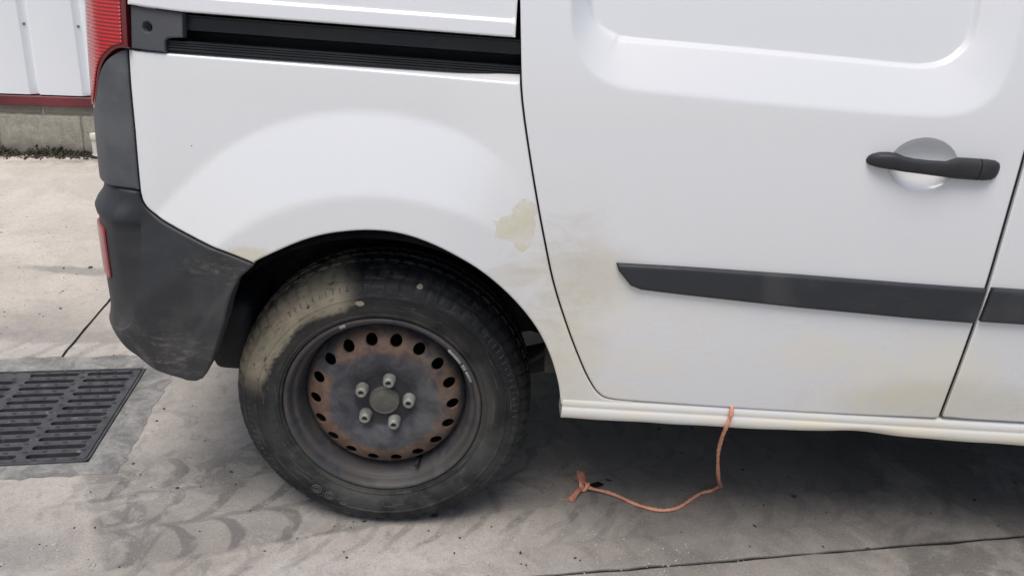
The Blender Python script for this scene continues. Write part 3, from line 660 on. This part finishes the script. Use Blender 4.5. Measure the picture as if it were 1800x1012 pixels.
handle = link('door_handle', loft('door_handle', hs_), HANDLE, door); link('lock_cover', loft('lock_cover', hs2), HANDLE, door)

# ---- front door
fpts = shifted(front, -.0042)
fp = np.vstack([fpts[::-1], [(1.1665, .379), (1.22, .3765), (2.15, .379), (2.22, .45), (2.26, .9), (2.26, 1.70)]])
fdoor = panel('front_door', fp, lambda s, z: .001+0*s, PAINT, van, step=.016, er=.0035, depth=.02)
link_m(fdoor, np.array([(1.1645, .6866), (1.30, .6866), (2.18, .684), (2.18, .613), (1.30, .6155), (1.1625, .6158)]))
# ---- upper side panel and the slide rail
def upper_off(s, z): return -.010-.0055*sstep(1.099, 1.1075, z)
up_poly = np.array([(-.4440, 1.70), (-.4455, 1.0826), (-.3502, 1.0775), (-.0741, 1.077), (.2240, 1.0764), (.2225, 1.70)])
panel('upper_side_panel', up_poly, upper_off, PAINT, van, step=.014, er=.003, depth=.03, fine=[(-.44, .22, 1.085, 1.12, .0045)])
def rail_strip(name, prof, mat, s0, s1, n=60):
    """profile of (inward depth, z) swept along the side; may vary with t"""
    V = []; F = []; k = len(prof(0))
    for i in range(n+1):
        t = i/n; s = s0+(s1-s0)*t
        for d, z in prof(t):
            V.append(surf(np.array(s), np.array(z), lambda a, b: 0*a-d))
    for i in range(n):
        for j in range(k-1): F.append((i*k+j, i*k+j+1, (i+1)*k+j+1, (i+1)*k+j))
    return link(name, sharp(mesh(name, V, F), 30), mat, van)
rail_strip('rail_ledge', lambda t: [*((d-float(quarter_off(np.array(-.456+.6935*t), np.array(1.0))), z) for d, z in ((.0035, .999), (.0045, 1.0052-.0045*t), (.009, 1.0070-.0035*t), (.026, 1.0128+.0004*t))), (.06, 1.0165+.003*t)], PAINT, -.440, .2375)
rail_strip('slide_rail', lambda t: [(.07, 1.0790), (.040, 1.0745), (.034, 1.0735), (.034, 1.0715), (.037, 1.0700), (.037, 1.0490), (.040, 1.0475), (.075, 1.0470), (.080, 1.0320), (.030+.012*t, 1.0300), (.027+.012*t, 1.0285), (.027+.012*t, 1.0262), (.029+.012*t, 1.0254), (.027+.012*t, 1.0246), (.027+.012*t, 1.0222), (.029+.012*t, 1.0214), (.027+.012*t, 1.0206), (.027+.012*t, 1.0178), (.029+.012*t, 1.0170), (.027+.012*t, 1.0160), (.027+.012*t, 1.0125)], RAIL, -.39, .26)
rail_strip('rail_backing', lambda t: [(.088, 1.10), (.088, .99)], BLACK, -.45, .28, 12)
capP = np.array([(-.4448, 1.0815), (-.3500, 1.0760), (-.3508, 1.0355), (-.3760, 1.0330), (-.3815, 1.0285), (-.3822, 1.0085), (-.4470, 1.0105)])
HOLE = (-.4120, 1.0480, .0105)
def cap_off(s, z):
    d = np.hypot(s-HOLE[0], z-HOLE[1]); return -.0175-.009*(1-sstep(.0065, .0105, d))
rcap = panel('rail_end_cap', capP, cap_off, CAP, van, step=.009, er=.0022, depth=.02, bstep=.004, fine=[(HOLE[0]-.014, HOLE[0]+.014, HOLE[1]-.014, HOLE[1]+.014, .0018)])
c0 = surf(np.array(HOLE[0]), np.array(HOLE[1]), lambda a, b: 0*a-.0265)
sm = lathe('cap_screw', [(.0001, -.001), (.0016, -.001), (.0018, -.003), (.0042, -.003), (.0048, -.0018), (.0048, .002)], 14)
o = link('cap_screw', sm, BLACK, rcap, tuple(c0)); o.rotation_euler = (0, 0, math.radians(-12))

# ---- rear corner: lamp, trim, bumper, rear door
TT = [(-.4484,1.0068),(-.4691,1.0050),(-.4863,.9950),(-.5044,.9770),(-.5194,.9531),(-.533,.925),(-.55,.90),(-.575,.885),(-.60,.88)]
tt = smooth_line(TT)
tp = np.vstack([tt, [(-.63, .87), (-.63, .756), (-.5529, .7560), (-.4986, .7585)], [(-.4580, .7570), (-.4587, .8674), (-.4616, .9466)], [(-.4620, 1.0010)]])
tp = tp[~((tp[:, 0] > -.4615) & (tp[:, 1] > .99))]
panel('corner_trim', tp, lambda s, z: -.0205+.0205*sstep(-.455, -.52, s), TRIM, van, step=.011, er=.003, depth=.012)
LENSD = lens_mat('dark_red_lens', (.13, .006, .010), False); LENS = lens_mat('red_ribbed_lens', (.62, .016, .018), True)
lt = shifted(tt, -.003)
lp = np.vstack([[(-.4500, 1.45), (-.4490, 1.0095)], lt[lt[:, 0] < -.452][:-4], [(-.583, .93), (-.583, 1.45)]])
lamp = panel('tail_lamp', lp, lambda s, z: -.009+.0085*sstep(-.455, -.52, s), LENSD, van, step=.012, er=.003, depth=.015)
lb = shifted(tt, -.0085); lb = lb[(lb[:, 0] < -.464)][:-9]
ip = np.vstack([[(-.4605, 1.44), (-.4590, 1.0180)], lb, [(-.572, .965), (-.572, 1.44)]])
panel('lens', ip, lambda s, z: -.0065+.0085*sstep(-.455, -.52, s), LENS, lamp, step=.010, er=.002, depth=.004)
panel('rear_door', np.array([(-.588, 1.68), (-.588, .765), (-1.35, .765), (-1.35, 1.68)]), lambda s, z: -.010+0*s, PAINT, van, step=.03, er=.006, depth=.03)
EMB = smooth_line([(-.465,.745),(-.4600,.7137),(-.4545,.6678),(-.4560,.5969),(-.4640,.5329),(-.480,.490),(-.505,.468),(-.54,.460),(-.65,.458),(-1.4,.458),(-1.4,.745)], 6)
def bumper_off(s, z):
    q = np.stack([s, z], 1); r = .0015+quarter_off(s, z)*(1-sstep(-.44, -.50, s))-.009*sstep(-.44, -.50, s)
    rear = sstep(-.44, -.50, s)
    r += rear*.010*np.exp(-((z-.708)/.020)**2)                         # shelf ridge
    r += .027*rear*sstep(.74, .66, z)*sstep(.34, .46, z)
    d = signed(q, EMB); r += -.0085*sstep(-.002, .0035, d)*sstep(.70, .68, z)*sstep(.44, .50, z)
    r += -.40*np.clip(.47-z, 0, 1)**1.7                                # tucks under
    lip = np.hypot(s, z-.31); r += .004*sstep(.40, .385, lip)          # rolled arch lip
    return r
bp = np.vstack([shifted(btop, -.0032), [(-.262, .610), (-.2735, .585), (-.2850, .552), (-.2947, .5146), (-.3060, .482), (-.3186, .446), (-.331, .410), (-.3405, .3900), (-.3510, .3750), (-.366, .3660)], [(-.388, .3650), (-.4245, .3760), (-.4902, .3950), (-.56, .405), (-.64, .41), (-1.35, .41), (-1.35, .7500), (-.64, .7500), (-.5529, .7525), (-.4986, .7550), (-.4600, .7535)]])
_e = resample(EMB, .005, False); _e = _e[(_e[:, 1] < .70) & (_e[:, 0] > -.60)]
bumper = panel('rear_bumper', bp, bumper_off, BUMPER, van, extra=np.vstack([shifted(_e, d) for d in (-.0045, -.002, 0., .002, .0045)]), step=.010, er=.0045, depth=.05)
RF = rrect(-.60, -.5280, .566, .672, .010)
panel('reflector', np.array(RF), lambda s, z: bumper_off(s, z)+.0035, lens_mat('reflector_red', (.27, .014, .022), False, .35), bumper, step=.008, er=.003, depth=.01)

bk = panel('lamp_backing', np.array([(-.61, 1.44), (-.61, .77), (-.446, .77), (-.443, 1.03), (-.443, 1.44)]), lambda s, z: -.030+0*s, BLACK, van, step=.03, er=.003, depth=.004)

# ---- sill
SP = [(.02, .3720), (-.029, .3700), (-.0330, .3685), (-.0350, .3650), (-.0352, .3570), (-.0338, .3505), (-.0328, .3480), (-.0340, .3455), (-.0345, .3390), (-.0335, .3300), (-.0295, .3210), (-.0235, .3160), (-.015, .3148), (.03, .3148)]
xs = np.linspace(.3735, 2.5, 150); V = []; F = []
for x in xs:
    dz = .007*np.exp(-((x-.98)/.10)**2)-.0035*sstep(1.05, 1.4, x); dy = .004*np.exp(-((x-1.02)/.06)**2)
    for j, (y, z) in enumerate(SP):
        w = sstep(.345, .318, z); y, z = y-.13*(.68-z)**2, z+.075*(.68-z)**2; V.append((x, y+dy*w-.0, z+dz*w+.0006*math.sin(x*41+j)*w))
k = len(SP)
for i in range(len(xs)-1):
    for j in range(k-1): F.append((i*k+j, (i+1)*k+j, (i+1)*k+j+1, i*k+j+1))
F.append(tuple(range(k)))
link('sill', sharp(mesh('sill', V, F), 60), PAINT, van)

# ---- roof, far side, underbody, wheel housing
RV = [(-.56, .10, 1.66), (2.6, .10, 1.66), (2.6, .22, 1.78), (-.54, .22, 1.80), (-.54, 1.45, 1.80), (2.6, 1.45, 1.78), (-.56, 1.60, 1.66), (2.6, 1.60, 1.66), (-.56, 1.66, .40), (2.6, 1.66, .40)]
link('roof', sharp(mesh('roof', [(-.56, .085, 1.62)]+RV[:8]+[(2.6, .085, 1.62)], [(1, 2, 3, 4), (4, 3, 6, 5), (5, 6, 8, 7), (0, 9, 2, 1)]), 40), PAINT, van)
link('far_side_panel', mesh('far_side_panel', [RV[6], RV[7], RV[9], RV[8]], [(0, 1, 2, 3)]), PAINT, van)
link('bulkhead', mesh('bulkhead', [(2.58, 0, .33), (2.58, 1.66, .33), (2.58, 1.6, 1.7), (2.58, .1, 1.7)], [(0, 1, 2, 3)]), UNDER, van)
link('floor_pan', box('floor_pan', (.44, -.01, .326), (2.58, 1.64, .36), .01, 1), UNDER, van)
link('floor_pan', box('floor_pan', (-.50, .30, .36), (.44, 1.40, .42), .01, 1), UNDER, van)
link('inner_side', box('inner_side', (-.45, .29, .42), (2.55, .33, 1.66)), UNDER, van)
link('inner_side', box('inner_side', (-.46, .04, .96), (.26, .29, .98)), UNDER, van)
WC = .300
lin = lathe('wheel_arch_liner', [(.395, -.042), (.402, -.02), (.405, .0), (.400, .02), (.400, .10), (.396, .105), (.396, .16), (.385, .20), (.33, .262), (.0001, .262)], 90, math.radians(13), math.radians(166))
liner = link('wheel_arch_liner', lin, LINER, van, (-.004, 0, WC))
# axle arm, bracket and hose that show in front of the tyre
link('axle_beam', tube('axle_beam', [(-.02, .20, .30), (-.02, 1.35, .30)], .045, 14), UNDER, van)
link('trailing_arm', tube('trailing_arm', smooth_line([(.0, .19, .30), (.20, .18, .31), (.36, .17, .36), (.46, .17, .39)], 6), .032, 12), UNDER, van)
link('brake_hose', tube('brake_hose', smooth_line([(.10, .14, .30), (.24, .11, .345), (.33, .09, .40), (.372, .05, .50), (.36, .10, .58)], 8), .006, 8), LINER, van)
link('mud_guard', box('mud_guard', (-.372, .05, .335), (-.285, .27, .50), .030, 4), LINER, van)
link('liner_bracket', box('liner_bracket', (.335, .01, .40), (.40, .06, .52), .006), LINER, van)

# ---- rear wheel
wheel = bpy.data.objects.new('wheel', None); COL.objects.link(wheel); wheel.parent = van; wheel.location = (0, 0, WC); wheel.empty_display_size = .05
TP = [(.196, .020), (.203, .012), (.209, .0035), (.2125, -.0015), (.2165, -.0025), (.2175, -.0058), (.2205, -.0062), (.2215, -.0050), (.230, -.0098), (.240, -.0128), (.250, -.0140), (.258, -.0139), (.2595, -.0152), (.2625, -.0150), (.264, -.0128), (.272, -.0102), (.280, -.0062), (.2865, -.0018), (.2880, -.0022), (.2905, -.0002), (.2920, .0030), (.298, .0085), (.304, .0150), (.3085, .0225), (.3120, .0310), (.3142, .0400), (.3150, .0470), (.3085, .0490), (.3085, .0550), (.3160, .0570), (.3170, .0800), (.3090, .0820), (.3090, .0890), (.3175, .0910), (.3170, .1130), (.3090, .1150), (.3090, .1220), (.3160, .1240), (.3140, .1500), (.3080, .1680), (.298, .1800), (.270, .1980), (.240, .2000), (.209, .186)]
NL = 66; SUB = 8
def tread(t, j, p):
    r, y = TP[j]; ph = (t/(2*math.pi)*NL) % 1.0
    ph2 = (ph+ (y-.01)*6) % 1.0
    if .0040 < y < .048 and r > .291:
        cut = 1 if ph2 < .26 else 0; r -= .0032*cut*min(1, (r-.290)/.012)
        y += .0016*cut
    elif -.0070 < y <= .0040 and .279 < r < .293:
        cut = 1 if ph2 < .26 else 0; y += .0018*cut
    elif .0560 < y < .16 and r > .31: r -= .004*(1 if (ph+y*9) % 1.0 < .15 else 0)
    x, z = r*math.cos(t), r*math.sin(t)
    if z < -WC+.030:                                   # flattened on the ground
        d = -WC+.030-z; bulge = max(0, d)*.35
        z2 = -WC+.030-d*.030/.0475 if d < .0475 else -WC
        z = max(z2, -WC+.0004)
        if y < .03: y -= bulge*(1 if .225 < r < .30 else .5)
    return (x, y, z)
link('tyre', lathe('tyre', TP, NL*SUB, fn=tread, deg=30), TYRE, wheel)
# worn raised marks on the sidewall
WORN = plain('worn_rubber', (.075, .075, .07), .8, n=40)
def oval(a_deg, r0, rw, aw, n=26):
    a0 = math.radians(a_deg); return [((r0+rw*math.sin(t))*math.cos(a0+aw*math.cos(t)), 0, (r0+rw*math.sin(t))*math.sin(a0+aw*math.cos(t))) for t in np.linspace(0, 2*math.pi, n)]
def side_y(p): r = math.hypot(p[0], p[2]); q = sorted((a, b) for a, b in TP[:20]); return float(np.interp(r, [a for a, _ in q], [b for _, b in q]))-.0002-.35*max(0, -WC+.030-p[2])
def mark(P, rad=.0015): return link('sidewall_mark', tube('sidewall_mark', [(x, side_y((x, 0, z)), z) for x, _, z in P], rad, 6), WORN, wheel)
for a in (236, 243.5, 251):
    mark(oval(a, .2500, .0085, .042)); mark(oval(a, .2500, .0045, .020))
for a in ():
    t = math.radians(a); mark([(r*math.cos(t), 0, r*math.sin(t)) for r in np.linspace(.241, .258, 5)])
for a in np.arange(0, 360, 3.0):
    t = math.radians(a); mark([(r*math.cos(t), 0, r*math.sin(t)) for r in np.linspace(.2755, .2855, 3)], .0007) if (int(a) // 45) % 2 == 0 and math.sin(t) > -.75 else None
RP = [(.170, .16), (.172, .075), (.1745, .062), (.179, .050), (.1825, .036), (.1845, .026), (.1880, .0205), (.1915, .0190), (.1935, .0165), (.1945, .0120), (.1965, .0060), (.1985, .0010), (.2015, -.0022), (.2050, -.0030), (.2078, -.0018), (.2090, .0020), (.2085, .0090)]
rim = link('rim', lathe('rim', RP, 160, deg=50), RIM, wheel)
DR = np.array([.0, .0335, .050, .0615, .068, .078, .090, .103, .116, .128, .138, .148, .157, .164, .1690, .1725]); DY = np.array([.0335, .0335, .0340, .0335, .0300, .0245, .0200, .0175, .0175, .0195, .0230, .0285, .0350, .0425, .0520, .0640])
tabr = np.linspace(0, .1725, 400); taby = np.interp(tabr, DR, DY); ker = np.ones(17)/17; taby = np.convolve(np.pad(taby, 8, 'edge'), ker, 'valid')
outer = [(.1725*math.cos(a), .1725*math.sin(a)) for a in np.linspace(0, 2*math.pi, 144, endpoint=False)]
bore = [(.030*math.cos(a), .030*math.sin(a)) for a in np.linspace(0, 2*math.pi, 40, endpoint=False)]
NH = 18; hole_r = .0132; holes = []; rings = []
for k in range(NH):
    a = math.radians(81+k*20); cx, cy = .1465*math.cos(a), .1465*math.sin(a)
    holes.append([(cx+hole_r*math.cos(b), cy+hole_r*math.sin(b)) for b in np.linspace(0, 2*math.pi, 20, endpoint=False)])
    rings += [(cx+hole_r*1.16*math.cos(b), cy+hole_r*1.16*math.sin(b)) for b in np.linspace(0, 2*math.pi, 20, endpoint=False)]
pts = [(r*math.cos(a), r*math.sin(a)) for r in np.arange(.036, .170, .0055) for a in np.linspace(0, 2*math.pi, max(24, int(r*2*math.pi/.008)), endpoint=False)]
pts = np.array([p for p in pts if min(math.hypot(p[0]-.1465*math.cos(math.radians(81+k*20)), p[1]-.1465*math.sin(math.radians(81+k*20))) for k in range(NH)) > hole_r*1.35])
X, T = triangulate(np.array(outer), np.vstack([pts, np.array(rings)]), [np.array(h) for h in [bore]+holes])
f = lambda q: np.interp(np.hypot(q[:, 0], q[:, 1]), tabr, taby)
V = [(a, y, b) for (a, b), y in zip(X, f(X))]; F = [tuple(t) for t in T]
for h in holes:
    h = np.array(h); c = h.mean(0); k = len(V); y = f(h); n = len(h)
    for dy, sc in ((0, 1), (.0012, .955), (.006, .93)): V += [(*(c+(p-c)*sc)[:1], yy+dy, (c+(p-c)*sc)[1]) for p, yy in zip(h, y)]
    for L in range(2):
        for i in range(n): j = (i+1) % n; F.append((k+L*n+i, k+L*n+j, k+L*n+n+j, k+L*n+n+i))
link('rim_disc', sharp(mesh('rim_disc', V, F), 55), RIM, wheel)
link('brake_drum', lathe('brake_drum', [(.0001, .050), (.10, .050), (.118, .056), (.120, .062), (.120, .115), (.169, .116), (.169, .125)], 48), plain('drum_black', (.010, .010, .010), .9), wheel)
link('centre_cap', lathe('centre_cap', [(.0335, .036), (.0330, .0285), (.0315, .0262), (.0285, .0255), (.0275, .0262), (.022, .0250), (.012, .0232), (.0105, .0238), (.0001, .0236)], 48), HUBCAP, wheel)
nutm = lathe('lug_nut', [(.0138, .0340), (.0140, .0270), (.0130, .0250), (.0127, .0150), (.0112, .0105), (.0090, .0085), (.0064, .0085), (.0058, .0100), (.0056, .0230), (.0001, .0230)], 18, deg=45); nutm.materials.append(NUT)
nutm.materials.clear(); nutm.materials.append(NUT)
for k in range(5):
    a = math.radians(79+72*k); o = bpy.data.objects.new('lug_nut', nutm); COL.objects.link(o); o.parent = wheel; o.location = (.054*math.cos(a), 0, .054*math.sin(a)); o.rotation_euler = (0, a, 0)
def weight(a0, a1, r=.1985, w=.0052):
    P = [((r)*math.cos(math.radians(a)), -.0015, (r)*math.sin(math.radians(a))) for a in np.linspace(a0, a1, 12)]
    return link('balance_weight', tube('balance_weight', P, w*np.array([.6]+[1]*10+[.6]), 8), LEAD, wheel)
weight(48, 36, .1985, .0036); weight(35, 31, .1990, .0048); weight(30, 22, .1985, .0034); weight(116, 112, .203, .0042)
va = math.radians(-64)
link('valve_stem', tube('valve_stem', [(.176*math.cos(va), .055, .176*math.sin(va)), (.172*math.cos(va), .035, .172*math.sin(va)), (.168*math.cos(va), .014, .168*math.sin(va))], np.array([.006, .0052, .0042]), 12), BLACK, wheel)

# ---------------------------------------------------------------- twine
ROPE = rope_mat()
rope = thing('twine_rope', 'frayed knotted orange twine hanging from under the sliding door onto the concrete', 'rope')
RPTS = [(.720, -.015, .3805), (.7215, -.046, .3808), (.7220, -.0545, .371), (.7205, -.0545, .353), (.7190, -.050, .331), (.7255, -.018, .284), (.747, .045, .205), (.772, .095, .125), (.800, .150, .055), (.822, .190, .012), (.826, .199, .0055), (.815, .193, .005), (.795, .177, .005), (.768, .165, .005), (.735, .136, .005), (.705, .108, .005), (.680, .094, .005), (.651, .089, .005), (.620, .096, .005), (.590, .110, .005), (.560, .131, .006), (.530, .144, .008), (.500, .150, .010), (.478, .157, .011)]
rp = smooth_line(RPTS, 10)
link('cord', tube('cord', rp, .0040*(1+.10*np.sin(np.arange(len(rp))*.37)+.06*np.random.normal(size=len(rp))), 12, 420, 3), ROPE, rope)
kn = [(.478+.0*k, .157, .011) for k in range(1)]
kp = [(.474+.011*math.cos(a)*(.75+.25*math.cos(1.5*a)), .160+.013*math.sin(a), .013+.006*math.cos(2*a+.5)) for a in np.linspace(0, 4*math.pi, 60)]
link('knot', tube('knot', kp, .0038, 10, 420, 3), ROPE, rope)
def fray(p0, p1, n, spread, rad=.0007):
    bm = bmesh.new(); p0, p1 = np.array(p0), np.array(p1); VV = []; FF = []
    for i in range(n):
        a = p0+np.random.normal(0, .0022, 3); b = p1+np.random.normal(0, spread, 3); b[2] = max(b[2], .0012); a[2] = max(a[2], .0012)
        c = (a+b)/2+np.random.normal(0, spread*.35, 3); c[2] = max(c[2], .0012)
        me = tube('x', smooth_line([a, c, b], 4), rad, 4); bm.from_mesh(me); bpy.data.meshes.remove(me)
    bm2 = bm_mesh(bm, 'frayed_end', 60)
    return link('frayed_end', bm2, ROPE, rope)
fray((.472, .163, .013), (.468, .196, .018), 80, .0052); fray((.470, .154, .012), (.440, .110, .006), 70, .0034)
fray((.447, .120, .008), (.418, .124, .008), 3, .010, .0005); fray((.468, .172, .013), (.446, .196, .012), 3, .006, .0005)
bm = bmesh.new()
lv = [bm.verts.new(p) for p in ((-.022, 0, .003), (-.008, -.009, .002), (.010, -.008, .005), (.024, .001, .002), (.010, .010, .006), (-.008, .009, .004), (0, 0, .009))]
for i in range(6): bm.faces.new((lv[i], lv[(i+1) % 6], lv[6]))
r0 = bmesh.ops.solidify(bm, geom=bm.faces[:], thickness=.0008)
leaf = link('dead_leaf', bm_mesh(bm, 'dead_leaf', 60), plain('dark_leaf', (.018, .016, .014), .8), None, (.507, .176, 0), label='small dark dead leaf lying beside the twine knot', category='leaf'); leaf.rotation_euler = (0, 0, .25)

# ---------------------------------------------------------------- grit on the concrete
random.seed(11)
GI = np.linalg.inv(np.stack([GU, GV], 1))
def grit(name, n, area, size, mat, label, dens=None, long=1.9):
    it = []
    while len(it) < n:
        x, y = random.uniform(area[0], area[1]), random.uniform(area[2], area[3])
        if dens and random.random() > dens(x, y): continue
        uu = GI @ (np.array([x, y])-GO)
        if -.47 < uu[0] < .02 and -.47 < uu[1] < .02: continue
        r = size*random.lognormvariate(0, .45); it.append((x, y, r*.2, r*random.uniform(1, long), r, r*.5, random.uniform(0, 6)))
    return link(name, scatter(name, it, .15), mat, None, kind='stuff', label=label, category='grit')
grit('dark_grit', 1300, (-2.2, 2.0, -.9, 2.0), .0018, plain('dark_grit', (.05, .046, .042), .9, n=20), 'scattered dark specks of grit and crumbs on the concrete')
cl = [(.03, -.10, .10), (-.62, -.16, .10), (.22, -.06, .10), (.50, -.02, .05), (.62, -.13, .14), (-.80, -.2, .1)]
grit('pale_gravel', 700, (-1.0, 1.1, -.3, .15), .0011, plain('pale_gravel', (.42, .40, .37), .85, n=20), 'pale crumbs of exposed gravel sprinkled on the concrete', lambda x, y: max(math.exp(-((x-a)**2/(c*c)+(y-b)**2/(c*c*.25))) for a, b, c in cl))
